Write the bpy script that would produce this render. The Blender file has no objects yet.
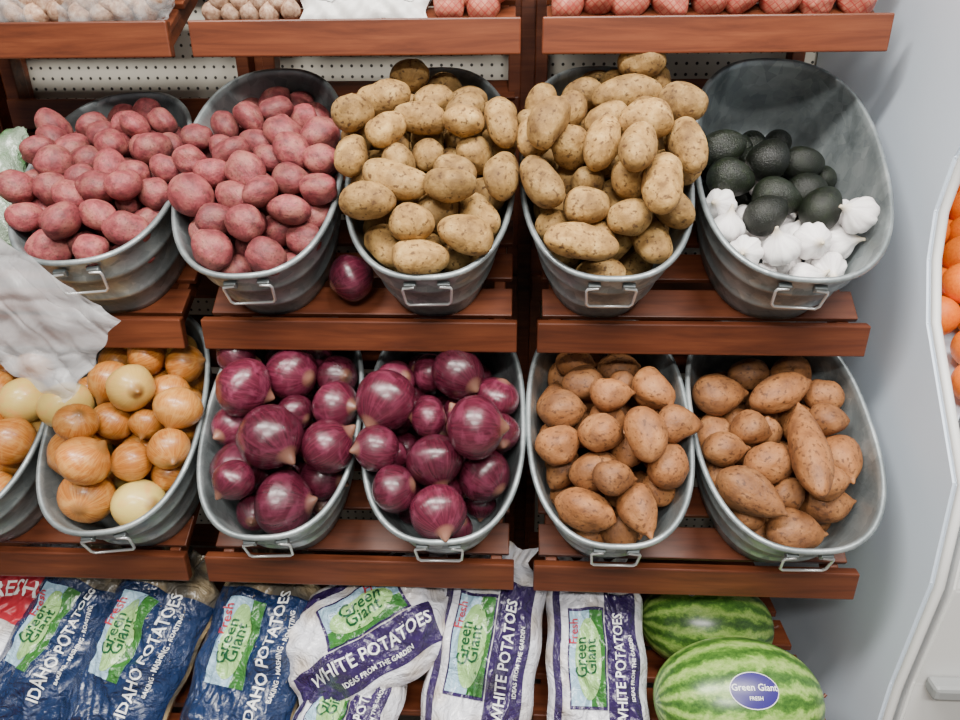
import bpy, bmesh, math, random
import numpy as np
from mathutils import Vector, Matrix

rad = math.radians
scene = bpy.context.scene
COL = scene.collection

def S(r, g, b):
    def f(c):
        c /= 255.0
        return c/12.92 if c <= 0.04045 else ((c+0.055)/1.055)**2.4
    return (f(r), f(g), f(b), 1.0)

# ------------------------------------------------------------------ helpers
def link(o, parent=None):
    COL.objects.link(o)
    if parent is not None:
        o.parent = parent
    return o

def empty(name, M=None):
    e = bpy.data.objects.new(name, None)
    e.empty_display_size = 0.05
    COL.objects.link(e)
    if M is not None:
        e.matrix_world = M
    return e

def mesh_obj(name, verts, faces, mat=None, parent=None, smooth=False, M=None):
    me = bpy.data.meshes.new(name)
    me.from_pydata([tuple(v) for v in verts], [], [tuple(f) for f in faces])
    me.update()
    if smooth:
        me.polygons.foreach_set('use_smooth', [True]*len(me.polygons))
    if mat:
        me.materials.append(mat)
    o = bpy.data.objects.new(name, me)
    link(o, parent)
    if M is not None:
        o.matrix_local = M
    return o

def box(name, c, d, mat, parent=None, bev=0.003, rotx=0.0, M=None):
    bm = bmesh.new()
    bmesh.ops.create_cube(bm, size=1.0)
    bmesh.ops.scale(bm, vec=Vector(d), verts=bm.verts)
    if bev > 0:
        bmesh.ops.bevel(bm, geom=bm.edges[:], offset=bev, segments=2, affect='EDGES', profile=0.5)
    me = bpy.data.meshes.new(name)
    bm.to_mesh(me); bm.free()
    me.materials.append(mat)
    o = bpy.data.objects.new(name, me)
    link(o, parent)
    if M is not None:
        o.matrix_local = M
    else:
        o.matrix_local = Matrix.Translation(c) @ Matrix.Rotation(rotx, 4, 'X')
    return o

def tube(name, pts, r, mat, parent=None, cyclic=False):
    cu = bpy.data.curves.new(name, 'CURVE')
    cu.dimensions = '3D'
    sp = cu.splines.new('POLY')
    sp.points.add(len(pts)-1)
    for i, p in enumerate(pts):
        sp.points[i].co = (p[0], p[1], p[2], 1)
    sp.use_cyclic_u = cyclic
    cu.bevel_depth = r
    cu.bevel_resolution = 3
    cu.materials.append(mat)
    o = bpy.data.objects.new(name, cu)
    link(o, parent)
    return o

# ------------------------------------------------------------------ materials
def nm(name, base=(.8, .8, .8, 1), rough=.5, metal=0.0, spec=0.5, coat=0.0):
    m = bpy.data.materials.new(name)
    m.use_nodes = True
    nt = m.node_tree
    b = nt.nodes['Principled BSDF']
    b.inputs['Base Color'].default_value = base
    b.inputs['Roughness'].default_value = rough
    b.inputs['Metallic'].default_value = metal
    b.inputs['Specular IOR Level'].default_value = spec
    b.inputs['Coat Weight'].default_value = coat
    b.inputs['Coat Roughness'].default_value = .2
    return m, nt, b

def ramp(nt, stops):
    r = nt.nodes.new('ShaderNodeValToRGB')
    els = r.color_ramp.elements
    while len(els) < len(stops):
        els.new(0.5)
    for e, (p, c) in zip(els, stops):
        e.position = p
        e.color = c
    return r

def mixc(nt, fac, a, b, mode='MIX'):
    n = nt.nodes.new('ShaderNodeMix')
    n.data_type = 'RGBA'
    n.blend_type = mode
    for idx, v in ((0, fac), (6, a), (7, b)):
        if isinstance(v, (float, int, tuple)):
            n.inputs[idx].default_value = v
        else:
            nt.links.new(v, n.inputs[idx])
    return n.outputs[2]

def noise(nt, vec, scale, detail=4, rough=.55, dist=0.0):
    n = nt.nodes.new('ShaderNodeTexNoise')
    n.inputs['Scale'].default_value = scale
    n.inputs['Detail'].default_value = detail
    n.inputs['Roughness'].default_value = rough
    n.inputs['Distortion'].default_value = dist
    if vec is not None:
        nt.links.new(vec, n.inputs['Vector'])
    return n.outputs['Fac']

def attr(nt, name):
    a = nt.nodes.new('ShaderNodeAttribute')
    a.attribute_name = name
    return a

def maprange(nt, v, a, b, c, d):
    n = nt.nodes.new('ShaderNodeMapRange')
    nt.links.new(v, n.inputs[0])
    for i, x in enumerate((a, b, c, d)):
        n.inputs[i+1].default_value = x
    return n.outputs[0]

def bump(nt, b, h, strength, dist=.002):
    n = nt.nodes.new('ShaderNodeBump')
    n.inputs['Strength'].default_value = strength
    n.inputs['Distance'].default_value = dist
    nt.links.new(h, n.inputs['Height'])
    nt.links.new(n.outputs[0], b.inputs['Normal'])

def organic(name, stops, scale, rough=.55, bmp=.4, spots=None, pale=None, cap=None, patch=None, patch_scale=.35,
            tone=(.75, 1.12), spec=.4, coat=0.0, spot_scale=16, spot_amt=.85, spot_lo=.60, bmp_scale=None, dirt=None, dirt_amt=.65):
    m, nt, b = nm(name, rough=rough, spec=spec, coat=coat)
    P = attr(nt, 'pat').outputs['Vector']
    T = attr(nt, 'tone').outputs['Fac']
    n1 = noise(nt, P, scale, 5, .6, .3)
    col = ramp(nt, stops)
    nt.links.new(n1, col.inputs[0])
    c = col.outputs[0]
    if pale:
        f = maprange(nt, T, .74, .95, 0, 1)
        c = mixc(nt, f, c, pale)
    if patch:
        Q = attr(nt, 'pos').outputs['Vector']
        n4 = noise(nt, Q, patch_scale, 4, .6, .8)
        f = maprange(nt, n4, .50, .68, 0, .7)
        c = mixc(nt, f, c, patch)
    if dirt:
        n5 = noise(nt, P, .75, 5, .7, .5)
        f = maprange(nt, n5, .46, .66, 0, dirt_amt)
        c = mixc(nt, f, c, dirt)
    if spots:
        n2 = noise(nt, P, spot_scale, 2, .5)
        f = maprange(nt, n2, spot_lo, spot_lo+.1, 0, spot_amt)
        c = mixc(nt, f, c, spots)
    if cap:
        f = maprange(nt, attr(nt, 'cap').outputs['Fac'], .92, .99, 0, .85)
        c = mixc(nt, f, c, cap)
    tv = maprange(nt, T, 0, 1, tone[0], tone[1])
    cmb = nt.nodes.new('ShaderNodeCombineColor')
    for i in range(3):
        nt.links.new(tv, cmb.inputs[i])
    c = mixc(nt, 1.0, c, cmb.outputs[0], 'MULTIPLY')
    nt.links.new(c, b.inputs['Base Color'])
    n3 = noise(nt, P, bmp_scale or scale*3.5, 3, .6)
    bump(nt, b, n3, bmp)
    return m

M_redpot = organic('red_potato_skin', [(.3, S(88, 36, 40)), (.52, S(130, 58, 62)), (.75, S(162, 90, 86))], 1.5, .58, .6, spots=S(76, 48, 40), tone=(.66, 1.16), spot_scale=6, spot_amt=.7, spot_lo=.58, dirt=S(146, 98, 84), dirt_amt=.6)
M_russet = organic('russet_skin', [(.3, S(108, 76, 36)), (.5, S(162, 124, 68)), (.72, S(196, 160, 100))], 1.2, .76, .9, spots=S(80, 52, 28), tone=(.66, 1.08), spot_scale=4.5, spot_lo=.575, spot_amt=.85, dirt=S(122, 90, 50), dirt_amt=.75)
M_sweet = organic('sweet_potato_skin', [(.25, S(102, 60, 32)), (.5, S(146, 94, 52)), (.78, S(174, 122, 76))], 1.0, .62, .9, spots=S(80, 48, 28), tone=(.70, 1.10), spot_scale=5, spot_amt=.8, spot_lo=.57, dirt=S(110, 72, 46), dirt_amt=.75)
M_yonion = organic('yellow_onion_skin', [(.25, S(150, 80, 24)), (.5, S(188, 116, 46)), (.75, S(210, 152, 80))], 1.0, .32, .3, pale=S(200, 176, 98), cap=S(128, 88, 46), patch=S(208, 154, 86), patch_scale=1.6, tone=(.78, 1.05), coat=.3)
M_ronion = organic('red_onion_skin', [(.22, S(48, 12, 24)), (.5, S(76, 22, 38)), (.7, S(96, 34, 52)), (.88, S(132, 70, 86))], .8, .27, .35, cap=S(128, 92, 74), patch=S(116, 50, 72), patch_scale=1.4, tone=(.68, 1.4), coat=.4)
M_garlic = organic('garlic_skin', [(.25, S(206, 196, 200)), (.5, S(238, 234, 232)), (.8, S(252, 250, 247))], 1.0, .5, .3, cap=S(206, 190, 160), tone=(.92, 1.05))
M_avocado = organic('avocado_skin', [(.3, S(9, 12, 8)), (.6, S(19, 26, 14)), (.85, S(42, 50, 26))], 2.0, .36, .9, tone=(.5, 1.4), spec=.45, bmp_scale=12)
M_orange = organic('orange_peel', [(.3, S(222, 96, 0)), (.6, S(238, 122, 6))], 6.0, .4, .4, tone=(.8, 1.05))
M_cream = organic('shallot_skin', [(.3, S(120, 84, 66)), (.55, S(172, 138, 112)), (.8, S(210, 188, 166))], 2.0, .5, .4)

def wood_mat():
    m, nt, b = nm('cherry_stained_wood', rough=.42, spec=.4)
    tc = nt.nodes.new('ShaderNodeTexCoord')
    mp = nt.nodes.new('ShaderNodeMapping')
    mp.inputs['Scale'].default_value = (1.6, 22, 22)
    nt.links.new(tc.outputs['Object'], mp.inputs[0])
    n1 = noise(nt, mp.outputs[0], 2.2, 6, .6, .6)
    r = ramp(nt, [(.25, S(66, 30, 17)), (.5, S(102, 51, 29)), (.8, S(130, 72, 43))])
    nt.links.new(n1, r.inputs[0])
    oi = nt.nodes.new('ShaderNodeObjectInfo')
    tv = maprange(nt, oi.outputs['Random'], 0, 1, .8, 1.1)
    cmb = nt.nodes.new('ShaderNodeCombineColor')
    for i in range(3): nt.links.new(tv, cmb.inputs[i])
    nt.links.new(mixc(nt, 1.0, r.outputs[0], cmb.outputs[0], 'MULTIPLY'), b.inputs['Base Color'])
    bump(nt, b, n1, .15, .001)
    return m
M_wood = wood_mat()

def galv_mat():
    m, nt, b = nm('galvanized_steel', rough=.4, metal=.62)
    tc = nt.nodes.new('ShaderNodeTexCoord')
    v = nt.nodes.new('ShaderNodeTexVoronoi')
    v.inputs['Scale'].default_value = 48
    nt.links.new(tc.outputs['Object'], v.inputs['Vector'])
    bw = nt.nodes.new('ShaderNodeRGBToBW')
    nt.links.new(v.outputs['Color'], bw.inputs[0])
    n1 = noise(nt, tc.outputs['Object'], 8, 6, .65, .8)
    r = ramp(nt, [(.28, S(112, 120, 122)), (.52, S(160, 168, 169)), (.78, S(202, 207, 207))])
    nt.links.new(n1, r.inputs[0])
    g = ramp(nt, [(.2, (.72, .73, .74, 1)), (.8, (1.0, 1.0, 1.0, 1))])
    nt.links.new(bw.outputs[0], g.inputs[0])
    nt.links.new(mixc(nt, 1.0, r.outputs[0], g.outputs[0], 'MULTIPLY'), b.inputs['Base Color'])
    nt.links.new(maprange(nt, bw.outputs[0], .2, .8, .52, .36), b.inputs['Roughness'])
    return m
M_galv = galv_mat()
M_wire, _, _ = nm('steel_wire', S(210, 212, 212), .3, .7)

def plain(name, c, rough=.5, metal=0, var=.06, scale=3, coat=0):
    m, nt, b = nm(name, c, rough, metal, coat=coat)
    tc = nt.nodes.new('ShaderNodeTexCoord')
    n1 = noise(nt, tc.outputs['Object'], scale, 4)
    d = tuple(x*(1-var*2) for x in c[:3])+(1,)
    u = tuple(min(1, x*(1+var)) for x in c[:3])+(1,)
    r = ramp(nt, [(.3, d), (.7, u)])
    nt.links.new(n1, r.inputs[0])
    nt.links.new(r.outputs[0], b.inputs['Base Color'])
    return m
M_panel = plain('cooler_enamel', S(212, 223, 236), .45, 0, .03, 2)
M_panel2 = plain('cooler_front_enamel', S(222, 222, 220), .4, 0, .03, 2)
M_bumper = plain('grey_bumper', S(140, 142, 142), .5)
M_floor = plain('floor_tile', S(120, 114, 106), .35, 0, .1, 6)
M_ceil = plain('ceiling_tile', S(225, 225, 220), .9)

def peg_mat():
    m, nt, b = nm('pegboard', S(196, 190, 176), .7)
    tc = nt.nodes.new('ShaderNodeTexCoord')
    mp = nt.nodes.new('ShaderNodeMapping')
    mp.inputs['Scale'].default_value = (40, 0, 40)
    nt.links.new(tc.outputs['Object'], mp.inputs[0])
    fr = nt.nodes.new('ShaderNodeVectorMath'); fr.operation = 'FRACTION'
    nt.links.new(mp.outputs[0], fr.inputs[0])
    ds = nt.nodes.new('ShaderNodeVectorMath'); ds.operation = 'DISTANCE'
    nt.links.new(fr.outputs[0], ds.inputs[0])
    ds.inputs[1].default_value = (.5, 0, .5)
    f = maprange(nt, ds.outputs['Value'], .13, .17, 1, 0)
    nt.links.new(mixc(nt, f, S(198, 192, 178), S(50, 46, 42)), b.inputs['Base Color'])
    return m
M_peg = peg_mat()

# ------------------------------------------------------------------ produce meshes
NLAT, NLON = 18, 28
def _template():
    t = np.linspace(0, 1, NLAT+1)[1:-1]
    phi = np.pi*t - .30*np.sin(2*np.pi*t)
    th = np.arange(NLON)*2*np.pi/NLON
    PH = [0.0]; TH = [0.0]
    for p in phi:
        for q in th:
            PH.append(p); TH.append(q)
    PH.append(np.pi); TH.append(0.0)
    F = []
    R = len(phi)
    idx = lambda i, j: 1+i*NLON+(j % NLON)
    for j in range(NLON):
        F.append((0, idx(0, j), idx(0, j+1)))
        F.append((len(PH)-1, idx(R-1, j+1), idx(R-1, j)))
    for i in range(R-1):
        for j in range(NLON):
            F.append((idx(i, j), idx(i+1, j), idx(i+1, j+1), idx(i, j+1)))
    return np.array(PH), np.array(TH), F
PH, TH, FACES = _template()
CC, SS = np.cos(PH), np.sin(PH)
CT, ST = np.cos(TH), np.sin(TH)
DIR = np.stack([SS*CT, SS*ST, CC], 1)

def item_shape(kind, L, w, rng):
    lump = np.zeros(len(PH))
    for k in range(6):
        kv = rng.normal(size=3)*(1.6+.5*k)
        lump += np.sin(DIR@kv+rng.uniform(0, 6.28))/(1.0+.4*k)
    off = rng.uniform(-50, 50, 3)
    if kind in ('redpot', 'orange', 'cream'):
        a = {'redpot': .05, 'orange': .006, 'cream': .04}[kind]
        q = rng.uniform(.82, 1) if kind == 'redpot' else 1
        e = rng.uniform(1, 1.15) if kind == 'redpot' else 1
        v = DIR*(1+a*lump)[:, None]*np.array([w/2, w/2*q, L/2*e])
        for _ in range(3):
            if kind != 'redpot': break
            d = rng.normal(size=3); d /= np.linalg.norm(d)
            v *= (1-.06*np.exp(-(1-DIR@d)/.02))[:, None]
        pat = DIR*1.3+off
    elif kind == 'russet':
        s2 = SS**rng.uniform(.78, .95)
        r = (1+.05*lump)*(1+rng.uniform(-.1, .1)*CC)
        v = np.stack([s2*CT*w/2*r, s2*ST*w/2*.9*r, CC*L/2*(1+.02*lump)], 1)
        v[:, 0] += rng.uniform(-.09, .09)*L*CC**2
        for _ in range(6):
            d = rng.normal(size=3); d /= np.linalg.norm(d)
            g = np.exp(-(1-DIR@d)/.012)
            v[:, :2] *= (1-.07*g)[:, None]
        pat = v/.035+off
    elif kind == 'sweet':
        tp = rng.uniform(.0, .28)
        s2 = SS**rng.uniform(.86, 1.10)
        r = (1+.065*lump)*(1-tp*CC)
        z = L/2*(.92*CC+.06*np.sign(CC)*np.abs(CC)**8+rng.uniform(.02, .20)*np.clip((CC-.975)/.025, 0, 1)**1.2)
        v = np.stack([s2*CT*w/2*r, s2*ST*w/2*r, z], 1)
        v[:, 0] += rng.uniform(-.10, .10)*L*CC**2
        pat = v/.035*np.array([1, 1, .8])+off
    elif kind in ('yonion', 'ronion'):
        k = np.clip((CC-.965)/.035, 0, 1)
        k2 = np.clip((-CC-.96)/.04, 0, 1)
        R = w/2
        sq = rng.uniform(.82, .98)
        z = R*(sq*CC+.06*np.clip((CC-.8)/.2, 0, 1)+rng.uniform(.14, .36)*k**1.2-.06*k2)
        r = SS*(1-.22*k)*(1+.026*lump)*R
        v = np.stack([r*CT, r*ST, z], 1)
        v[:, 0] += k*R*rng.uniform(-.14, .14)
        fq = rng.uniform(10, 16)
        pat = np.stack([CT*fq, ST*fq, CC*rng.uniform(1.0, 2.2)], 1)+off
    elif kind == 'garlic':
        k = np.clip((CC-.93)/.07, 0, 1)
        R = w/2
        nl = int(rng.integers(6, 9))
        lobes = np.abs(np.cos(nl/2*TH+rng.uniform(0, 6)))**.6
        r = SS*(.82+.20*lobes*np.clip(SS*1.3, 0, 1))*R
        r = np.where(k > 0, np.maximum(r*(1-.5*k), R*.09*(SS > 0)), r)
        z = R*(.74*CC+.16*np.clip((CC-.6)/.4, 0, 1)+.50*k**1.2)
        v = np.stack([r*CT, r*ST, z], 1)
        v[:, 0] += k**2*R*rng.uniform(-.3, .3)
        pat = np.stack([CT*4, ST*4, CC*1.0], 1)+off
    elif kind == 'avocado':
        r = SS*(1-.2*CC)*(1+.02*lump)*w/2
        v = np.stack([r*CT, r*ST, CC*L/2], 1)
        pat = DIR*1.5+off
    return v, pat

def basis(axis, rng):
    z = np.array(axis, float); z /= np.linalg.norm(z)
    t = rng.normal(size=3); x = np.cross(t, z); x /= np.linalg.norm(x)
    y = np.cross(z, x)
    return np.stack([x, y, z], 1)

def pile(name, items, mats, seed, M=None):
    rng = np.random.default_rng(seed)
    V = []; P = []; Q = []; T = []; K = []; F = []; MI = []
    n = len(PH)
    for i, (kind, L, w, c, ax, tone, mi) in enumerate(items):
        v, pat = item_shape(kind, L, w, rng)
        B = basis(ax, rng)
        V.append(v@B.T+np.array(c)); P.append(pat); Q.append(DIR+rng.uniform(-50, 50, 3))
        T.append(np.full(n, tone)); K.append(np.maximum(CC, (-CC-.01)) if kind in ('yonion', 'ronion', 'garlic') else np.zeros(n))
        o = i*n
        F.extend([tuple(q+o for q in f) for f in FACES]); MI.extend([mi]*len(FACES))
    V = np.concatenate(V); P = np.concatenate(P); T = np.concatenate(T); K = np.concatenate(K); Q = np.concatenate(Q)
    me = bpy.data.meshes.new(name)
    me.from_pydata(V.tolist(), [], F)
    for nmz, typ, key, dat in (('pat', 'FLOAT_VECTOR', 'vector', P), ('pos', 'FLOAT_VECTOR', 'vector', Q), ('tone', 'FLOAT', 'value', T), ('cap', 'FLOAT', 'value', K)):
        a = me.attributes.new(nmz, typ, 'POINT')
        a.data.foreach_set(key, np.ascontiguousarray(dat, dtype=np.float32).ravel())
    me.polygons.foreach_set('use_smooth', [True]*len(me.polygons))
    for mm in mats: me.materials.append(mm)
    me.polygons.foreach_set('material_index', MI)
    me.update()
    o = bpy.data.objects.new(name, me)
    link(o)
    if M is not None: o.matrix_world = M
    return o

# ------------------------------------------------------------------ tubs
TH_, TIN = .180, .040      # tub height, inset at base
PW = 2.5
def oval(a, b, t):
    c, s = math.cos(t), math.sin(t)
    return (a*math.copysign(abs(c)**(2/PW), c), b*math.copysign(abs(s)**(2/PW), s))

def make_tub(M, a, b):
    root = empty('galvanized_tub', M)
    prof = []
    def P(n, off): prof.append((n, off))
    H = TH_
    ins = lambda n: -TIN*(-n)/H
    P(-H+.012, ins(-H)-.03)
    P(-H+.012, ins(-H)-.006)
    P(-H, ins(-H)-.004); P(-H, ins(-H)); P(-H+.01, ins(-H)+.001)
    for n0 in (-.124, -.060):
        for dn, do in ((-.010, 0), (-.006, .003), (0, .0045), (.006, .003), (.010, 0)):
            P(n0+dn, ins(n0+dn)+do)
    P(-.012, ins(-.012))
    for k in range(9):
        t = -2.2+k*(4.6/8)
        P(0-.001+.0055*math.sin(t), .002+.0055*math.cos(t))
    P(-.010, -.004); P(-.06, ins(-.06)-.003); P(-.12, ins(-.12)-.003)
    P(-H+.016, ins(-H)-.004); P(-H+.014, ins(-H)-.03)
    N = 72
    V = []; F = []
    for n, o in prof:
        for j in range(N):
            x, y = oval(a+o, b+o, 2*math.pi*(j+.5)/N)
            V.append((x, y, n))
    R = len(prof)
    for i in range(R-1):
        for j in range(N):
            F.append((i*N+j, i*N+(j+1) % N, (i+1)*N+(j+1) % N, (i+1)*N+j))
    F.append(tuple(range(N-1, -1, -1)))
    F.append(tuple((R-1)*N+j for j in range(N)))
    mesh_obj('tub_body', V, F, M_galv, root, True)
    for sgn, nn in ((-1, 'handle_front'), (1, 'handle_back')):
        yy = lambda n, e: sgn*(b+ins(n)+e)
        pts = []
        w = .040
        top = -.024; bot = -.066
        for x, n, e in ((-w*.55, top, .010), (-w, top, .012), (-w*1.04, top-.006, .013), (-w*.98, bot+.006, .024),
                        (-w*.85, bot, .026), (w*.85, bot, .026), (w*.98, bot+.006, .024), (w*1.04, top-.006, .013), (w, top, .012), (w*.55, top, .010)):
            pts.append((x, yy(n, e), n))
        tube(nn, pts, .0026, M_wire, root)
        for sx in (-1, 1):
            box('handle_lug', (sx*w*.72, yy(top, .006), top), (.022, .010, .014), M_galv, root, .002)
    return root

def frame(x, y, z, alpha, b, yaw=0.0):
    """frame whose origin is the rim centre; (y,z) is the front lower edge of the base"""
    X = Vector((1, 0, 0)); Sx = Vector((0, math.cos(alpha), math.sin(alpha))); Nn = Vector((0, -math.sin(alpha), math.cos(alpha)))
    org = Vector((x, y, z))+Sx*(b-TIN)+Nn*TH_
    M = Matrix(((X.x, Sx.x, Nn.x, org.x), (X.y, Sx.y, Nn.y, org.y), (X.z, Sx.z, Nn.z, org.z), (0, 0, 0, 1)))
    return M @ Matrix.Rotation(yaw, 4, 'Z')

# heap layouts: (a, b, length, angle, [width]) in ~1.8 mm steps, a across the tub, b up the slope
SC = .00180
MAP2 = ([0, 60, 105, 147, 180, 208], [-.245, -.160, -.085, 0, .085, .19])
MAP3 = ([0, 75, 145, 195, 222], [-.24, -.115, .005, .125, .21])

def settle(top, fill_kind, fill_size, nfill, H, seed, mp, TA, TB, drop=0.0, back=.25, grow=1.0, side=.7, depth=.028):
    rng = np.random.default_rng(seed)
    items = []
    def heap(x, s):
        return H*(1-side*(x/TA)**2-(.75 if s < 0 else back)*(s/TB)**2)
    for e in top:
        kind = e[0]; a, b, L = e[1:4]
        ang = e[4] if len(e) > 4 and e[4] is not None else rng.uniform(-60, 60)
        if kind in ('russet',): w = min(.86*L, 38)
        elif kind == 'sweet': w = min(.80*L, 44)
        elif kind == 'redpot': w = .92*L
        elif kind == 'avocado': w = .78*L
        else: w = L
        if len(e) > 5: w = e[5]
        L *= SC*grow; w *= SC*grow
        s = float(np.interp(b, mp[0], mp[1]))
        x = a*(SC*(.95+.22*(s+.25)))
        x = float(np.clip(x, -TA+.025, TA-.025))
        n = heap(x, s)+drop
        an = math.radians(ang)
        ax = np.array([math.cos(an), math.sin(an), rng.uniform(-.25, .25)])
        if kind in ('yonion', 'ronion'):
            ax = np.array([rng.normal(), rng.normal()-.3, rng.uniform(-.5, .7)])
        if kind == 'garlic':
            ax = np.array([rng.normal()*.8, rng.normal()*.8, rng.uniform(.2, 1)])
        items.append([kind, L, w, np.array([x, s, n]), ax/np.linalg.norm(ax), rng.uniform(0, 1), True])
    for i in range(nfill):
        x = rng.uniform(-TA+.04, TA-.04); s = rng.uniform(-TB+.045, TB-.035)
        zt = heap(x, s)+drop-depth
        n = rng.uniform(-TH_+.04, max(zt, -TH_+.05))
        L = fill_size*SC*rng.uniform(.88, 1.12)
        ax = rng.normal(size=3)
        kind = fill_kind if isinstance(fill_kind, str) else (fill_kind[0] if s > 0 else fill_kind[1])
        items.append([kind, L, L*.85, np.array([x, s, n]), ax/np.linalg.norm(ax), rng.uniform(0, 1), False])
    n_it = len(items)
    own = []; offs = []; rr = []
    for i, it in enumerate(items):
        r = it[2]/2*.93; h = max(0, it[1]/2-r)
        for t in ((-1, 0, 1) if h > .006 else (0,)):
            own.append(i); offs.append(it[4]*h*t); rr.append(r)
    own = np.array(own); offs = np.array(offs); rr = np.array(rr)
    C = np.array([it[3] for it in items])
    istop = np.array([it[6] for it in items])
    diff_own = own[:, None] != own[None, :]
    for it in range(130):
        g = .0012 if it < 90 else .0004
        C[:, 2] -= g
        Pp = C[own]+offs
        D = Pp[:, None]-Pp[None]
        d = np.sqrt((D**2).sum(-1))+1e-6
        pen = (rr[:, None]+rr[None])-d
        pen = np.where(diff_own & (pen > 0), pen, 0)
        mv = (D/d[..., None]*pen[..., None]*.30).sum(1)
        acc = np.zeros_like(C)
        np.add.at(acc, own, mv)
        acc = np.clip(acc, -.006, .006)
        acc[istop, :2] *= .55
        C += acc
        low = np.clip((-TH_+.016+rr)-(C[own]+offs)[:, 2], 0, None)
        lz = np.zeros(n_it); np.maximum.at(lz, own, low)
        C[:, 2] += lz
        for _ in range(2):
            Pp = C[own]+offs
            A = TA-TIN*np.clip(-Pp[:, 2], 0, TH_)/TH_
            Bq = TB-TIN*np.clip(-Pp[:, 2], 0, TH_)/TH_
            over = np.where(Pp[:, 2] > 0, np.minimum(Pp[:, 2]*.6, .020), 0)
            A = A-rr*1.05-.004+over; Bq = Bq-rr*1.05-.004+over
            q = (np.abs(Pp[:, 0]/A)**PW+np.abs(Pp[:, 1]/Bq)**PW)**(1/PW)
            f = np.where(q > 1, 1/q, 1)
            dx = Pp[:, :2]*(f-1)[:, None]
            acc = np.zeros_like(C); np.add.at(acc[:, :2], own, dx*.8)
            C += acc
    return [(it[0], it[1], it[2], C[i], it[4], it[5], 0) for i, it in enumerate(items)]

def K(kind, rows): return [(kind,)+tuple(r) for r in rows]

T1 = K('redpot', [(-15,140,38),(44,135,38),(-36,125,38),(15,145,38),(16,100,42),(-46,112,38),(-64,90,38),(11,70,38),(-13,60,42),(-64,60,36),(27,50,42),(-29,38,42),(-46,20,38),(8,27,40),(-10,8,36),(30,125,36),(55,80,38),(42,95,36),(-14,92,36),(-36,75,38),(58,112,34),(-5,118,36),(35,25,36),(0,170,36),(-30,155,36),(35,165,36),(55,50,36),(-15,185,36),(18,188,36),(50,150,36),(-50,140,36),(-50,165,36),(40,185,36),(-35,190,36),(0,200,36)])
T2 = K('redpot', [(-58,95,50),(-30,43,44),(10,37,44),(-70,63,38),(43,45,40),(-59,27,36),(-23,8,38),(19,10,36),(11,68,42),(-28,72,38),(-21,95,38),(14,95,38),(38,72,40),(53,20,34),(62,65,36),(30,112,40),(-10,120,44),(56,115,38),(56,90,38),(-34,145,38),(11,158,44),(38,135,40),(-15,175,38),(-45,122,36),(50,155,42),(50,180,36),(16,185,36),(-58,145,36),(-40,180,36),(-25,200,36),(5,205,38),(35,200,38),(-58,165,36)])
T3 = K('russet', [(-70,142,45,20),(-38,178,60,0),(0,182,46,20),(27,190,42,0),(39,160,46,30),(66,145,60,-80),(-9,153,56,-18),(-40,143,42,30),(-20,110,70,-20),(23,113,48,-30),(42,133,42,0),(62,95,58,80),(-41,80,58,-12),(-62,107,50,85),(-68,46,48,60),(8,83,52,0),(-6,58,46,0),(31,57,58,-20),(-11,36,56,0),(34,20,52,12),(-7,8,50,0),(-46,24,52,-50),(60,48,54,-60),(-68,76,40,0),(-15,202,46,0),(50,185,46,20),(-62,185,44,0)])
T4 = K('russet', [(-47,192,52,80),(-11,188,46,0),(26,180,74,5),(38,204,50,0),(-3,152,48,20),(-48,155,46,45),(-70,120,52,80),(-43,113,55,60),(-7,120,58,75),(21,103,60,78),(46,135,55,0),(68,145,50,-30),(72,95,66,-80),(46,88,70,82),(-63,73,60,-60),(-27,82,46,0),(-3,70,46,0,42),(-29,33,74,-8),(23,36,66,-75),(60,45,56,-60),(-4,10,52,0),(-64,44,40,0),(-68,165,42,0),(60,175,46,0),(0,208,46,0)])
T5 = K('avocado', [(-62,142,50,20),(-18,160,48,-10),(20,125,50,30),(-22,130,52,60),(-62,112,50,0),(-40,102,48,40),(-6,98,50,-20),(28,98,50,60),(12,148,46,0),(46,92,44,20),(-42,155,46,40)]) + \
     K('garlic', [(12,84,36),(43,72,38),(58,50,38),(-66,84,34),(-68,66,34),(-48,72,34),(-25,74,36),(-3,66,34),(23,54,38),(36,36,38),(-45,46,36),(-20,48,36),(4,42,38),(-23,24,36),(7,20,36),(-40,26,34),(48,26,36),(-62,48,34),(-8,80,34),(30,72,34),(0,8,36),(25,12,36),(-60,28,34),(-20,6,34)])
B1 = K('yonion', [(-62,70,60),(-26,28,58),(-50,118,58),(3,145,52),(-43,155,52),(43,115,52),(49,157,46),(-4,80,56),(29,46,56),(-6,112,46),(52,75,46),(-24,187,50),(41,187,46),(11,178,46),(50,30,44),(-50,95,44),(20,62,46)])
B0 = K('yonion', [(45,137,54),(27,100,52),(40,65,54),(38,32,52),(5,160,50),(-10,125,50),(0,75,50),(-40,100,50),(-45,50,50),(-5,30,50),(50,165,46),(-50,150,50),(58,100,44)])
B2 = K('ronion', [(-44,145,68),(7,165,64),(-5,103,72),(56,137,58),(-48,58,66),(3,40,70),(48,88,62),(-60,102,50),(-50,180,52),(48,175,50),(44,45,54),(22,128,44),(-25,80,44)])
B3 = K('ronion', [(-44,135,70),(10,163,64),(55,152,54),(28,108,70),(-18,80,62),(-58,78,52),(41,48,62),(-5,26,60),(-46,38,54),(58,105,48),(-23,182,48),(-55,175,48),(-10,120,44)])
B4 = K('sweet', [(-63,168,52,85),(-30,170,52,0),(14,187,52,10),(-36,135,54,0),(4,147,48,0),(48,142,56,-60),(-55,100,54,20),(-3,118,52,0),(-18,80,60,20),(31,90,64,-80),(62,60,56,70),(-29,34,68,-20),(22,36,62,-80),(60,103,48,0),(45,180,46,0),(-22,195,48,0),(24,62,46,0)])
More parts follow.
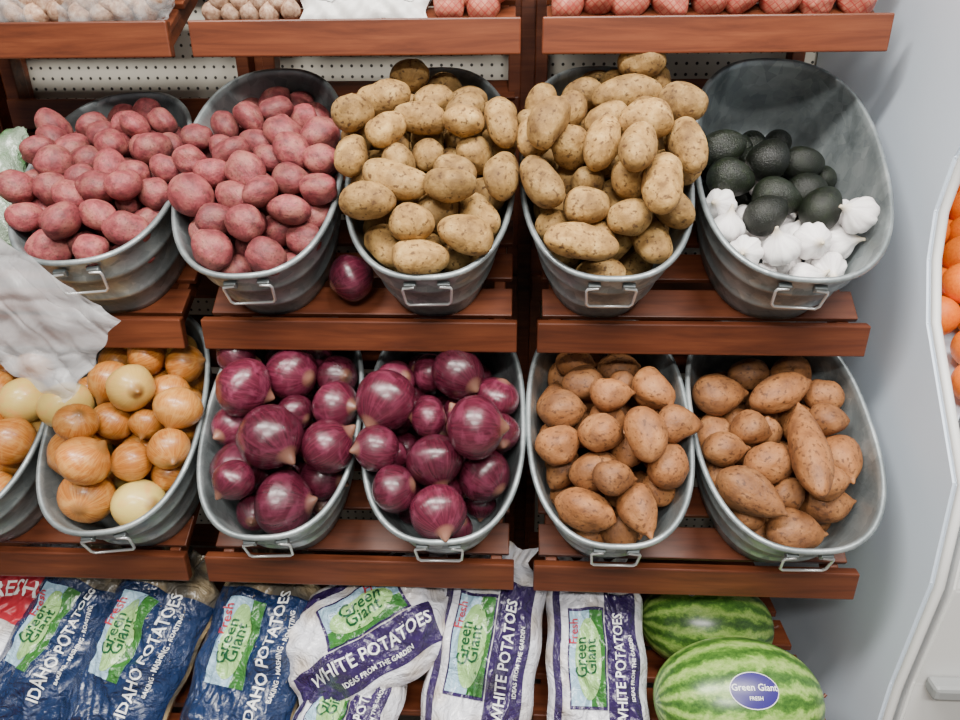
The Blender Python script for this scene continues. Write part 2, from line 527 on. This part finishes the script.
B5 = K('sweet', [(-31,167,60,0),(48,190,64,60),(6,190,50,0),(25,155,72,20),(-57,125,54,85),(-26,98,58,30),(14,95,120,84,40),(65,98,58,-85),(-46,50,76,-40),(-10,30,60,0),(38,40,58,0),(50,125,46,0),(-25,135,46,0),(-60,77,48,0),(-47,190,50,0),(60,170,48,0),(43,73,44,0)])

A2, A3, A2L = rad(36), rad(31), rad(29)
Y2, Z2 = 1.258, 1.030
Y3, Z3 = 1.096, .592
# x, layout, name, material, kind, filler size, fillers, heap height, seed, a, b, tilt, yaw, back falloff, side falloff, size factor
L2 = [(-.797, T1, 'red_potato_pile', M_redpot, 'redpot', 36, 88, .075, 1, .150, .255, A2L, rad(7), .1, .4, .95),
      (-.478, T2, 'red_potato_pile', M_redpot, 'redpot', 34, 110, .085, 2, .150, .262, A2, rad(4), .0, .6, .93),
      (-.158, T3, 'russet_potato_pile', M_russet, 'russet', 42, 68, .090, 3, .150, .262, A2, rad(2), .0, .6, .95),
      (.163, T4, 'russet_potato_pile', M_russet, 'russet', 42, 70, .088, 4, .150, .262, A2, 0, .0, .6, .95)]
L3 = [(-1.068, B0, 'yellow_onion_pile', M_yonion, 'yonion', 44, 30, .025, 11, .147, .25, A3, rad(8), .3, .5, .95),
      (-.758, B1, 'yellow_onion_pile', M_yonion, 'yonion', 44, 32, .03, 12, .147, .25, A3, rad(7), .3, .5, .96),
      (-.446, B2, 'red_onion_pile', M_ronion, 'ronion', 46, 28, .04, 13, .147, .25, A3, rad(3), .3, .5, .94),
      (-.131, B3, 'red_onion_pile', M_ronion, 'ronion', 46, 30, .052, 14, .149, .25, A3, rad(1), .2, .5, .93),
      (.181, B4, 'sweet_potato_pile', M_sweet, 'sweet', 42, 36, .015, 15, .149, .25, A3, 0, .5, .5, .95),
      (.503, B5, 'sweet_potato_pile', M_sweet, 'sweet', 42, 32, -.005, 16, .162, .25, A3, rad(1), .6, .5, .96)]
for rows, mp, yy, zz in ((L2, MAP2, Y2, Z2), (L3, MAP3, Y3, Z3)):
    for x, top, nmz, mt, fk, fs, nf, H, sd, a, b, al, yw, bk, sdf, gr in rows:
        M = frame(x, yy, zz, al, b, yw)
        make_tub(M, a, b)
        its = settle(top, fk, fs, nf, H, sd, mp, a, b, 0, bk, gr, sdf)
        pile(nmz, its, [mt], sd, M)
M = frame(.496, Y2, Z2, A2, .272, rad(-4))
make_tub(M, .164, .272)
its = settle(T5, ('avocado', 'garlic'), 38, 22, 0, 5, MAP2, .164, .272, -.05)
pile('avocado_pile', [i for i in its if i[0] == 'avocado'], [M_avocado], 5, M)
pile('garlic_pile', [i for i in its if i[0] == 'garlic'], [M_garlic], 6, M)
# loose red onion resting on the shelf between the tubs
pile('red_onion', [('ronion', .092, .092, (-.312, 1.272, 1.102), (.8, .5, .3), .6, 0)], [M_ronion], 77)

# ------------------------------------------------------------------ wooden rack
bays = [(.044, .655), (-.602, .006), (-1.250, -.642), (-1.90, -1.29)]
for bi, (x0, x1) in enumerate(bays):
    tiers = [('top', 1.398, 1.520, rad(30), .50, 0), ('middle', 1.240, .998, A2 if bi < 2 else A2L, .62, .012), ('lower', 1.078, .562, A3, .60, .011)]
    root = empty('wooden_display_rack')
    xc, wd = (x0+x1)/2, x1-x0
    for tn, y, z, al, dep, up in tiers:
        box(tn+'_front_board', (xc, y, z), (wd, .020, .062), M_wood, root, .003)
        c, s = math.cos(al), math.sin(al)
        y0, z0 = y+.016, z+.020+up
        n = int(dep/.088)
        for k in range(n+1):
            d = .04+k*.088
            box(tn+'_slat_%d' % (k+1), (xc, y0+d*c+.006*s, z0+d*s-.006*c-.0035), (wd-.02, .064, .012), M_wood, root, .002, al)
        for sx in (x0+.035, x1-.035):
            box(tn+'_rail', (sx, y0+dep/2*c+.03*s, z0+dep/2*s-.033*c), (.022, dep, .036), M_wood, root, .002, al)
    for sx in (x0+.012, x1-.012):
        box('back_post', (sx, 1.80, 1.1), (.030, .045, 2.2), M_wood, root, .003)
    box('divider_post', (x0-.019, 1.845, 1.1), (.060, .040, 2.2), M_wood, root, .003)
    for zz in (1.36, 1.86, .92):
        box('back_rail', (xc, 1.775, zz), (wd, .018, .07), M_wood, root, .003)
    for k in range(8):
        box('bottom_slat_%d' % (k+1), (xc, .86+k*.105, .228), (wd-.01, .080, .016), M_wood, root, .002)
    box('bottom_front_board', (xc, .80, .215), (wd, .02, .09), M_wood, root, .003)
    for sx in (x0+.04, x1-.04):
        box('bottom_rail', (sx, 1.22, .198), (.03, .82, .04), M_wood, root, .002)
        box('bottom_leg', (sx, .86, .09), (.04, .04, .18), M_wood, root, .002)

# ------------------------------------------------------------------ room
def slab(name, c, d, mat): return box(name, c, d, mat, None, 0)
slab('floor', (-.2, .0, -.025), (6, 5.0, .05), M_floor)
slab('wall_back', (-.2, 1.90, 1.5), (6, .05, 3.0), M_peg)
slab('ceiling', (-.2, .0, 3.025), (6, 5.0, .05), M_ceil)

# ------------------------------------------------------------------ refrigerated case at right
cooler = empty('refrigerated_display_case')
prof = [(1.86, 0), (.99, 0), (.99, .40), (.97, .66), (.99, .85), (1.08, .955), (1.17, 1.06), (1.215, 1.16), (1.23, 1.24), (1.215, 1.33), (1.16, 1.43), (1.02, 1.58), (.95, 1.8), (.95, 2.25), (1.86, 2.25)]
def extrude_profile(name, prof, xa, xb, mat, parent, bev=.004):
    n = len(prof)
    bm = bmesh.new()
    A = [bm.verts.new((xa, y, z)) for y, z in prof]
    B = [bm.verts.new((xb, y, z)) for y, z in prof]
    bm.faces.new(A); bm.faces.new(B[::-1])
    for i in range(n):
        bm.faces.new((A[i], B[i], B[(i+1) % n], A[(i+1) % n]))
    bmesh.ops.recalc_face_normals(bm, faces=bm.faces)
    bmesh.ops.bevel(bm, geom=[e for e in bm.edges], offset=bev, segments=2, affect='EDGES')
    me = bpy.data.meshes.new(name); bm.to_mesh(me); bm.free()
    me.materials.append(mat)
    o = bpy.data.objects.new(name, me); link(o, parent)
    return o
extrude_profile('end_panel', prof, .715, .737, M_panel, cooler)
tube('edge_trim', [(.727, y-.004, z) for y, z in prof[1:-1]], .008, M_panel2, cooler)
extrude_profile('base_cabinet', [(1.84, .0), (.975, .0), (.975, .42), (.955, .66), (.975, .84), (1.02, .88), (1.84, .90)], .745, 1.9, M_panel2, cooler)
box('bumper_rail', (1.32, .955, .435), (1.12, .035, .032), M_bumper, cooler, .008)
box('inner_back', (1.32, 1.82, 1.55), (1.13, .03, 1.3), M_panel2, cooler, 0)
box('canopy', (1.32, 1.4, 2.2), (1.13, .85, .08), M_panel2, cooler, .005)
box('deck', (1.32, 1.36, .99), (1.13, .62, .02), M_panel, cooler, .002, rad(22))
box('deck_lip', (1.32, 1.075, .90), (1.13, .015, .07), M_bumper, cooler, .002)
rng = np.random.default_rng(9)
ors = []
for i in range(9):
    for j in range(7):
        y = 1.13+j*.078; x = .80+i*.08+(j % 2)*.035
        z = .99+(y-1.36)*math.tan(rad(22))+.058+rng.uniform(0, .012)
        ors.append(('orange', .078, .078, (x, y, z), rng.normal(size=3), rng.uniform(), 0))
        if j > 0 and i < 8:
            ors.append(('orange', .078, .078, (x+.04, y+.01, z+.062), rng.normal(size=3), rng.uniform(), 0))
pile('orange_pile', ors, [M_orange], 9)

# ------------------------------------------------------------------ watermelons
def melon_mat():
    m, nt, b = nm('watermelon_rind', rough=.32, spec=.5, coat=.2)
    a = attr(nt, 'pat').outputs['Vector']
    sp = nt.nodes.new('ShaderNodeSeparateXYZ'); nt.links.new(a, sp.inputs[0])
    at = nt.nodes.new('ShaderNodeMath'); at.operation = 'ARCTAN2'
    nt.links.new(sp.outputs[1], at.inputs[0]); nt.links.new(sp.outputs[0], at.inputs[1])
    n1 = noise(nt, a, 5, 5, .65, .4)
    m1 = nt.nodes.new('ShaderNodeMath'); m1.operation = 'MULTIPLY_ADD'
    nt.links.new(at.outputs[0], m1.inputs[0]); m1.inputs[1].default_value = 14
    nz = nt.nodes.new('ShaderNodeMath'); nz.operation = 'MULTIPLY'; nz.inputs[1].default_value = 6.5
    nt.links.new(n1, nz.inputs[0]); nt.links.new(nz.outputs[0], m1.inputs[2])
    sn = nt.nodes.new('ShaderNodeMath'); sn.operation = 'SINE'; nt.links.new(m1.outputs[0], sn.inputs[0])
    n2 = noise(nt, a, 16, 5, .75)
    ad = nt.nodes.new('ShaderNodeMath'); ad.operation = 'MULTIPLY_ADD'
    nt.links.new(n2, ad.inputs[0]); ad.inputs[1].default_value = 3.8; nt.links.new(sn.outputs[0], ad.inputs[2])
    r = ramp(nt, [(.0, S(46, 80, 30)), (.35, S(76, 116, 44)), (.6, S(112, 150, 62)), (1, S(158, 184, 100))])
    nt.links.new(maprange(nt, ad.outputs[0], .6, 3.3, 0, 1), r.inputs[0])
    nt.links.new(r.outputs[0], b.inputs['Base Color'])
    return m
M_melon = melon_mat()
M_stk = plain('sticker_purple', S(50, 40, 112), .35)
M_white = plain('print_white', S(240, 240, 238), .4)
def melon(name, c, L, w, rot):
    root = empty(name, Matrix.Translation(c) @ Matrix.Rotation(rot, 4, 'Z'))
    nl, no = 40, 56
    V = []; P = []; F = []
    for i in range(nl+1):
        ph = math.pi*i/nl
        for j in range(no):
            th = 2*math.pi*j/no
            d = (math.sin(ph)*math.cos(th), math.sin(ph)*math.sin(th), math.cos(ph))
            e = 1-.025*abs(d[2])**12
            V.append((L/2*d[2]*e, w/2*d[0], w/2*d[1]*.97)); P.append(d)
    for i in range(nl):
        for j in range(no):
            F.append((i*no+j, (i+1)*no+j, (i+1)*no+(j+1) % no, i*no+(j+1) % no))
    o = mesh_obj('rind', V, F, M_melon, root, True)
    a = o.data.attributes.new('pat', 'FLOAT_VECTOR', 'POINT')
    a.data.foreach_set('vector', np.array(P, dtype=np.float32).ravel())
    tube('stem', [(L/2*.97, 0, 0), (L/2+.006, .001, .002), (L/2+.010, .003, .005)], .003, M_wood, root)
    return root
def ell_sticker(root, L, w, d0, sx, sy, name):
    d0 = Vector(d0).normalized(); t1 = Vector((0, 0, 1)).cross(d0).normalized(); t2 = d0.cross(t1)
    def pt(x, y, off):
        p = Vector((d0.x*L/2, d0.y*w/2, d0.z*w/2))+t1*x+t2*y
        k = math.sqrt((p.x/(L/2))**2+(p.y/(w/2))**2+(p.z/(w/2*.97))**2)
        return p/k*(1+off/(w/2))
    def disc(nn, ax, ay, mat, off):
        V = []; F = []
        for i in range(7):
            for j in range(32):
                t = 2*math.pi*j/32
                V.append(pt(ax*i/6*math.cos(t), ay*i/6*math.sin(t), off))
        for i in range(6):
            for j in range(32):
                F.append((i*32+j, (i+1)*32+j, (i+1)*32+(j+1) % 32, i*32+(j+1) % 32))
        mesh_obj(nn, V, F, mat, root, True)
    disc(name+'_edge', sx, sy, M_white, .0012)
    disc(name, sx*.96, sy*.95, M_stk, .0018)
    return pt

def text_mesh(s, size, mapper, mat, parent, rot=0.0, ctr=(0, 0), sx=1.0, bold=.012, name='printed_text'):
    cu = bpy.data.curves.new('t', 'FONT')
    cu.body = s; cu.size = size; cu.align_x = 'CENTER'; cu.align_y = 'CENTER'
    cu.offset = bold*size; cu.resolution_u = 2
    o = bpy.data.objects.new('t', cu); COL.objects.link(o)
    bpy.context.view_layer.update()
    me = bpy.data.meshes.new_from_object(o)
    bpy.data.objects.remove(o)
    bm = bmesh.new(); bm.from_mesh(me)
    bmesh.ops.triangulate(bm, faces=bm.faces)
    for _ in range(3):
        le = [e for e in bm.edges if e.calc_length() > .006]
        if le: bmesh.ops.subdivide_edges(bm, edges=le, cuts=1); bmesh.ops.triangulate(bm, faces=bm.faces)
    c, sn = math.cos(rot), math.sin(rot)
    for v in bm.verts:
        x, y = v.co.x*sx, v.co.y
        v.co = mapper(ctr[0]+x*c-y*sn, ctr[1]+x*sn+y*c)
    bm.to_mesh(me); bm.free()
    me.materials.clear(); me.materials.append(mat)
    me.name = name
    ob = bpy.data.objects.new(name, me); link(ob, parent)
    return ob

m1 = melon('watermelon', (.437, .985, .354), .325, .228, rad(4))
pt = ell_sticker(m1, .325, .228, (-.02, -.52, .82), .046, .033, 'label_sticker')
text_mesh('Green Giant', .0165, lambda x, y: pt(x, y, .003), M_white, m1, 0, (0, .004))
text_mesh('FRESH', .009, lambda x, y: pt(x, y, .003), M_white, m1, 0, (0, -.014))
m2 = melon('watermelon', (.43, 1.195, .339), .29, .203, rad(-3))
pt2 = ell_sticker(m2, .29, .203, (-.3, .0, .95), .022, .014, 'label_sticker')

# ------------------------------------------------------------------ bagged potatoes
def bagmat(name, c, rough=.22, clear=None, bs=1.0):
    m, nt, b = nm(name, c, rough, coat=.6)
    tc = nt.nodes.new('ShaderNodeTexCoord')
    n = noise(nt, tc.outputs['Object'], 17, 4, .6, 3.0)
    bump(nt, b, n, bs, .012)
    if clear:
        v = nt.nodes.new('ShaderNodeTexVoronoi'); v.inputs['Scale'].default_value = 17
        nt.links.new(tc.outputs['Object'], v.inputs['Vector'])
        r = ramp(nt, [(.15, clear), (.6, c)])
        nt.links.new(v.outputs['Distance'], r.inputs[0])
        nt.links.new(r.outputs[0], b.inputs['Base Color'])
    return m
M_navy = bagmat('film_navy', S(22, 42, 78))
M_clear = bagmat('film_clear_over_potatoes', S(92, 86, 76), .2, S(186, 164, 126))
M_bagw = bagmat('film_white', S(222, 222, 230), .26, S(194, 182, 170))
M_purp = bagmat('film_purple', S(46, 30, 76))
M_lblue = bagmat('film_light_blue', S(156, 190, 212))
M_green = bagmat('film_green', S(52, 108, 46))
M_lgreen = bagmat('film_light_green', S(150, 192, 118))
M_gtext = plain('ink_green', S(12, 74, 42), .4)
M_red = plain('ink_red', S(176, 40, 54), .4)

def potato_bag(M, W, L, Tk, style, seed):
    root = empty('potato_bag', M)
    rng = random.Random(seed)
    bl = [(rng.uniform(-.8, .8), rng.uniform(-.85, .7), rng.uniform(.9, 1.3)) for _ in range(16)]
    wr = [(rng.uniform(-40, 40), rng.uniform(-40, 40), rng.uniform(0, 6)) for _ in range(6)]
    cs = [(rng.uniform(-6, 6), rng.uniform(-7, 7), rng.uniform(0, 6), rng.uniform(.002, .006)) for _ in range(8)]
    def width(v):
        if v < .62: return 1.0-.10*abs(v)**3+.025*math.sin(v*11+seed)
        if v < .84:
            t = (v-.62)/.22; return .98-.42*(t*t*(3-2*t))
        t = (v-.84)/.16; return .56+.22*t
    def surf(x, y, off=0.0, side=1):
        u = max(-1, min(1, x/(W/2))); v = max(-1, min(1, y/(L/2)))
        wd = width(v)
        th = max(0, 1-abs(u)**2.6)**.5
        tv = max(0, 1-abs(min(v+.02, .98))**3.2)**.55 if v < .84 else .12
        if v >= .6: tv = max(.10, tv*(1-(v-.6)/.28)) if v < .88 else .10
        z = Tk/2*th*tv
        b = 0
        for bu, bv, k in bl:
            dd = ((u-bu)*W/2)**2+((v-bv)*L/2)**2
            b += .013*k*math.exp(-dd/.0008)
        z += b*th*min(1, tv*1.6)
        cr = .0025*math.sin(u*9*(1+max(0, v-.5)*1.5)+v*5+seed)*max(.3, abs(v))
        for kx, ky, ph in wr:
            cr += .0010*math.sin(kx*u+ky*v+ph)
        for kx, ky, ph, am in cs:
            cr += am*(1-abs(math.sin(kx*u+ky*v+ph+.5*math.sin(3*v+ph))))**5
        if v > .5: cr += .012*(v-.5)*2*math.sin(u*15+seed+3*v)
        if v < -.6: cr += .008*(-v-.6)*2*math.sin(u*13+seed)
        z += cr*th
        return Vector((u*W/2*wd, y+.006*math.sin(u*7+seed)*max(0, v), side*(z+off)))
    nu, nv = 44, 70
    def sheet(name, u0, u1, v0, v1, off, mat, side=1, nu=nu, nv=nv, ell=False):
        V = []; F = []
        for i in range(nv+1):
            for j in range(nu+1):
                if ell:
                    r = i/nv; t = 2*math.pi*j/nu
                    u = (u0+u1)/2+(u1-u0)/2*r*math.cos(t); v = (v0+v1)/2+(v1-v0)/2*r*math.sin(t)
                else:
                    u = u0+(u1-u0)*j/nu; v = v0+(v1-v0)*i/nv
                V.append(surf(u*W/2, v*L/2, off, side))
        for i in range(nv):
            for j in range(nu):
                f = (i*(nu+1)+j, i*(nu+1)+j+1, (i+1)*(nu+1)+j+1, (i+1)*(nu+1)+j)
                F.append(f if side > 0 else f[::-1])
        return mesh_obj(name, V, F, mat, root, True)
    mp = lambda off: (lambda x, y: surf(x, y, off))
    base = {'idaho': M_clear, 'white': M_bagw, 'red': M_bagw}[style]
    sheet('bag_front', -1, 1, -1, 1, 0, base)
    sheet('bag_back', -1, 1, -1, 1, 0, base, -1)
    q = math.pi/2
    if style == 'idaho':
        sheet('blue_print', -.98, .98, -.98, .52, .0012, M_navy, nu=60, nv=80)
        sheet('logo_field', -.60, .14, -.40, .42, .0026, M_lblue, nu=24, nv=36)
        sheet('field_print', -.10, .14, -.40, .42, .0036, M_green, nu=14, nv=36)
        sheet('logo_oval', -.48, .0, -.34, .36, .0046, M_lgreen, nu=36, nv=14, ell=True)
        text_mesh('Green', W*.145, mp(.0066), M_gtext, root, q, (-.185*W, .0*L), 1.0)
        text_mesh('Giant', W*.145, mp(.0066), M_gtext, root, q, (-.095*W, .0*L), 1.0)
        text_mesh('Fresh', W*.12, mp(.0054), M_red, root, q, (-.265*W, .10*L))
        text_mesh('IDAHO POTATOES', W*.140, mp(.0042), M_white, root, q, (.20*W, -.03*L), .92)
        text_mesh('BAKING - MASHING - ROASTING', W*.050, mp(.0042), M_white, root, q, (.32*W, -.02*L), 1)
    elif style == 'white':
        sheet('purple_print', .14, .78, -.94, .62, .0014, M_purp, nu=28, nv=80)
        sheet('purple_edge', -.88, -.74, -.94, .62, .0014, M_purp, nu=8, nv=80)
        sheet('logo_frame', -.60, .12, -.46, .46, .0026, M_purp, nu=24, nv=36)
        sheet('logo_field', -.57, .09, -.43, .43, .0036, M_lblue, nu=24, nv=36)
        sheet('field_print', -.18, .09, -.43, .43, .0046, M_green, nu=14, nv=36)
        sheet('logo_oval', -.46, .02, -.38, .36, .0056, M_lgreen, nu=36, nv=14, ell=True)
        text_mesh('Green', W*.145, mp(.0074), M_gtext, root, q, (-.175*W, 0), 1.0)
        text_mesh('Giant', W*.145, mp(.0074), M_gtext, root, q, (-.085*W, 0), 1.0)
        text_mesh('Fresh', W*.11, mp(.0062), M_red, root, q, (-.245*W, .12*L))
        text_mesh('WHITE POTATOES', W*.135, mp(.0044), M_white, root, q, (.20*W, -.04*L), .9)
        text_mesh('IDEAS FROM THE GARDEN', W*.050, mp(.0044), M_white, root, q, (.32*W, -.04*L), 1)
    else:
        sheet('red_print', -.8, .6, .0, .6, .0014, M_red)
        text_mesh('FRESH', W*.22, mp(.004), M_white, root, .3, (-.05*W, .15*L))
    return root

def bagM(x, y, z, lean, roll, yaw=0):
    return Matrix.Translation((x, y, z)) @ Matrix.Rotation(rad(yaw), 4, 'Z') @ Matrix.Rotation(rad(lean), 4, 'X') @ Matrix.Rotation(rad(roll), 4, 'Z')
potato_bag(bagM(-1.08, 1.11, .370, 38, -18), .21, .38, .09, 'red', 1)
potato_bag(bagM(-.945, 1.08, .368, 38, -17), .21, .40, .10, 'idaho', 2)
potato_bag(bagM(-.755, 1.06, .372, 40, -16), .22, .40, .11, 'idaho', 3)
potato_bag(bagM(-.520, 1.06, .368, 40, -9), .23, .40, .12, 'idaho', 4)
potato_bag(bagM(-.315, .96, .310, 16, -10), .20, .34, .09, 'white', 5)
potato_bag(bagM(-.275, 1.075, .418, 38, -56, -4), .25, .38, .11, 'white', 6)
potato_bag(bagM(-.050, 1.065, .384, 42, -8), .22, .42, .12, 'white', 7)
potato_bag(bagM(.175, 1.06, .366, 40, 0), .20, .40, .10, 'white', 8)

# ------------------------------------------------------------------ top shelf stock
def top_pile(name, x0, x1, kind, size, mat, seed, rows=4, layers=3):
    rng = np.random.default_rng(seed)
    al = rad(30); its = []
    nx = int((x1-x0)/(size*.88))+1
    for k in range(rows):
        for lay in range(layers):
            for i in range(nx):
                d = .005+k*size*.88+lay*size*.5
                x = x0+size/2+i*size*.90+((k+lay) % 2)*size*.45+rng.uniform(-.1, .1)*size
                if x > x1-size*.3: continue
                n = size/2+lay*size*.72+rng.uniform(0, .012)
                y = 1.414+d*math.cos(al)-n*math.sin(al); z = 1.540+d*math.sin(al)+n*math.cos(al)
                if y < 1.41+size/2: y = 1.41+size/2+rng.uniform(0, .008)
                its.append((kind, size*rng.uniform(.88, 1.12), size*rng.uniform(.85, 1.02), (x, y, z), rng.normal(size=3), rng.uniform(), 0))
    return pile(name, its, [mat], seed)
def net_mat():
    m, nt, b = nm('netted_red_potato', rough=.5)
    P = attr(nt, 'pat').outputs['Vector']
    n1 = noise(nt, P, 2, 4)
    r = ramp(nt, [(.3, S(150, 72, 58)), (.7, S(204, 134, 108))]); nt.links.new(n1, r.inputs[0])
    tc = nt.nodes.new('ShaderNodeTexCoord')
    fs = []
    for ang in (.8, -.8):
        mp = nt.nodes.new('ShaderNodeMapping'); mp.inputs['Rotation'].default_value = (0, ang, 0)
        nt.links.new(tc.outputs['Object'], mp.inputs[0])
        w = nt.nodes.new('ShaderNodeTexWave'); w.inputs['Scale'].default_value = 34
        nt.links.new(mp.outputs[0], w.inputs['Vector'])
        fs.append(maprange(nt, w.outputs['Fac'], .90, .97, 0, .8))
    mx = nt.nodes.new('ShaderNodeMath'); mx.operation = 'MAXIMUM'
    nt.links.new(fs[0], mx.inputs[0]); nt.links.new(fs[1], mx.inputs[1])
    nt.links.new(mixc(nt, mx.outputs[0], r.outputs[0], S(166, 40, 40)), b.inputs['Base Color'])
    return m
M_net = net_mat()
top_pile('netted_red_potatoes', .05, .65, 'redpot', .072, M_net, 31)
top_pile('netted_red_potatoes', -.155, .0, 'redpot', .066, M_net, 32)
top_pile('netted_shallots', -.59, -.41, 'cream', .04, M_cream, 33, 6, 3)
top_pile('netted_shallots', -1.22, -.66, 'cream', .046, M_cream, 34, 5, 2)
def small_bag(name, M, W, L, Tk, mat, label, txt, seed):
    root = empty(name, M)
    def surf(x, y, off=0, side=1):
        u = max(-1, min(1, x/(W/2))); v = max(-1, min(1, y/(L/2)))
        z = Tk/2*max(0, 1-abs(u)**2.5)**.5*max(0, 1-abs(v)**3)**.6+.004*math.sin(u*8+seed)*math.cos(v*9+seed*2)*(1-abs(u)**4)
        z += .003*math.sin(u*17+v*13+seed)+.002*math.sin(u*31-v*23)
        return Vector((x*(1+.05*math.sin(v*7+seed)), y*(1+.08*math.sin(u*6+seed)), side*(z+off)))
    for side in (1, -1):
        V = []; F = []
        for i in range(37):
            for j in range(37):
                V.append(surf((j/18-1)*W/2, (i/18-1)*L/2, 0, side))
        for i in range(36):
            for j in range(36):
                F.append((i*37+j, i*37+j+1, i*37+j+38, i*37+j+37))
        mesh_obj('film', V, F, mat, root, True)
    if label:
        V = []; F = []
        for i in range(9):
            for j in range(17):
                V.append(surf((j/8-1)*W*.40, (i/4-1)*L*.3, .002))
        for i in range(8):
            for j in range(16):
                F.append((i*17+j, i*17+j+1, i*17+j+18, i*17+j+17))
        mesh_obj('label', V, F, label, root, True)
    if txt:
        text_mesh(txt, W*.17, lambda x, y: surf(x, y, .005), M_stk, root, 0, (0, -.026))
    return root

def film_mat(name, lo, hi, col=(225, 225, 225)):
    m = bpy.data.materials.new(name); m.use_nodes = True
    nt = m.node_tree
    b = nt.nodes['Principled BSDF']
    out = nt.nodes['Material Output']
    b.inputs['Base Color'].default_value = S(*col); b.inputs['Roughness'].default_value = .28
    tr = nt.nodes.new('ShaderNodeBsdfTransparent')
    tl = nt.nodes.new('ShaderNodeBsdfTranslucent'); tl.inputs[0].default_value = S(215, 215, 218)
    m1 = nt.nodes.new('ShaderNodeMixShader'); m1.inputs[0].default_value = .35
    nt.links.new(b.outputs[0], m1.inputs[1]); nt.links.new(tl.outputs[0], m1.inputs[2])
    m2 = nt.nodes.new('ShaderNodeMixShader')
    tc = nt.nodes.new('ShaderNodeTexCoord')
    n = noise(nt, tc.outputs['Object'], 12, 5, .6, 1.5)
    nt.links.new(maprange(nt, n, .3, .7, lo, hi), m2.inputs[0])
    nt.links.new(tr.outputs[0], m2.inputs[1]); nt.links.new(m1.outputs[0], m2.inputs[2])
    nt.links.new(m2.outputs[0], out.inputs['Surface'])
    bump(nt, b, n, .8, .008)
    return m
M_film = film_mat('thin_plastic_film', .34, .54, (192, 192, 194))
M_film2 = film_mat('clear_bag_film', .10, .42)
small_bag('produce_bag', bagM(-.285, 1.475, 1.605, 50, 0), .24, .16, .06, plain('paper_white', S(226, 224, 220), .5), M_white, 'company', 3)
small_bag('produce_bag', bagM(-.76, 1.455, 1.61, 60, 4), .22, .15, .07, M_film2, None, None, 5)
small_bag('produce_bag', bagM(-1.02, 1.455, 1.61, 60, -4), .24, .15, .07, M_film2, None, None, 7)
small_bag('bagged_greens', bagM(-1.11, 1.40, 1.23, 55, 10), .22, .26, .10, bagmat('greens_film', S(140, 156, 136), .25, S(50, 100, 42)), None, None, 9)

# ------------------------------------------------------------------ thin plastic produce bag hanging in from the left
pl = [Vector((-.95, 1.02, 1.36)), Vector((-.615, .99, 1.115)), Vector((-.715, .97, .985)), Vector((-.93, 1.0, 1.10))]
V = []; F = []; n = 70
for side in (0, 1):
    for i in range(n+1):
        for j in range(n+1):
            s, t = j/n, i/n
            p = (pl[0]*(1-s)+pl[1]*s)*(1-t)+(pl[3]*(1-s)+pl[2]*s)*t
            rip = .006*math.sin(9*t+3*s+side)+.003*math.sin(23*t-11*s+side*2)+.002*math.sin(31*s+17*t)
            rip += .008*(1-abs(math.sin(5*t-4*s+side)))**5+.007*(1-abs(math.sin(7*s+6*t+2*side)))**6
            puff = (.012 if side else -.012)*math.sin(math.pi*s)*math.sin(math.pi*t)
            edge = .004*math.sin(21*t+2)*s
            V.append((p.x+edge, p.y+rip+puff, p.z+.004*math.sin(13*s)+.003*math.sin(37*s+side)*t))
for side in (0, 1):
    o = side*(n+1)**2
    for i in range(n):
        for j in range(n):
            F.append((o+i*(n+1)+j, o+i*(n+1)+j+1, o+(i+1)*(n+1)+j+1, o+(i+1)*(n+1)+j))
mesh_obj('plastic_produce_bag', V, F, M_film, None, True)

# ------------------------------------------------------------------ light
def area(name, loc, size, power, col=(1, .97, .92), rot=(0, 0, 0)):
    l = bpy.data.lights.new(name, 'AREA'); l.shape = 'RECTANGLE'
    l.size, l.size_y = size; l.energy = power; l.color = col
    o = bpy.data.objects.new(name, l); link(o); o.location = loc; o.rotation_euler = rot
    return o
for i, (lx, ly, pw) in enumerate([(-.8, .25, 98), (.7, .25, 98), (0, -1.2, 105)]):
    area('fluorescent_light', (lx, ly, 2.93), (1.2, .3), pw)
    box('ceiling_fixture', (lx, ly, 2.975), (1.26, .36, .05), M_ceil, None, .004)
w = bpy.data.worlds.new('store_ambient'); scene.world = w; w.use_nodes = True
w.node_tree.nodes['Background'].inputs[0].default_value = (.98, .98, 1, 1)
w.node_tree.nodes['Background'].inputs[1].default_value = .22

# ------------------------------------------------------------------ camera
cam = bpy.data.cameras.new('camera'); cam.sensor_width = 36; cam.lens = 26.25
co = bpy.data.objects.new('camera', cam); link(co)
co.location = (0, 0, 1.5)
co.rotation_mode = 'XYZ'
Rm = Matrix.Rotation(rad(3), 4, 'Z') @ Matrix.Rotation(rad(66), 4, 'X') @ Matrix.Rotation(rad(-.5), 4, 'Z')
co.rotation_euler = Rm.to_euler()
scene.camera = co
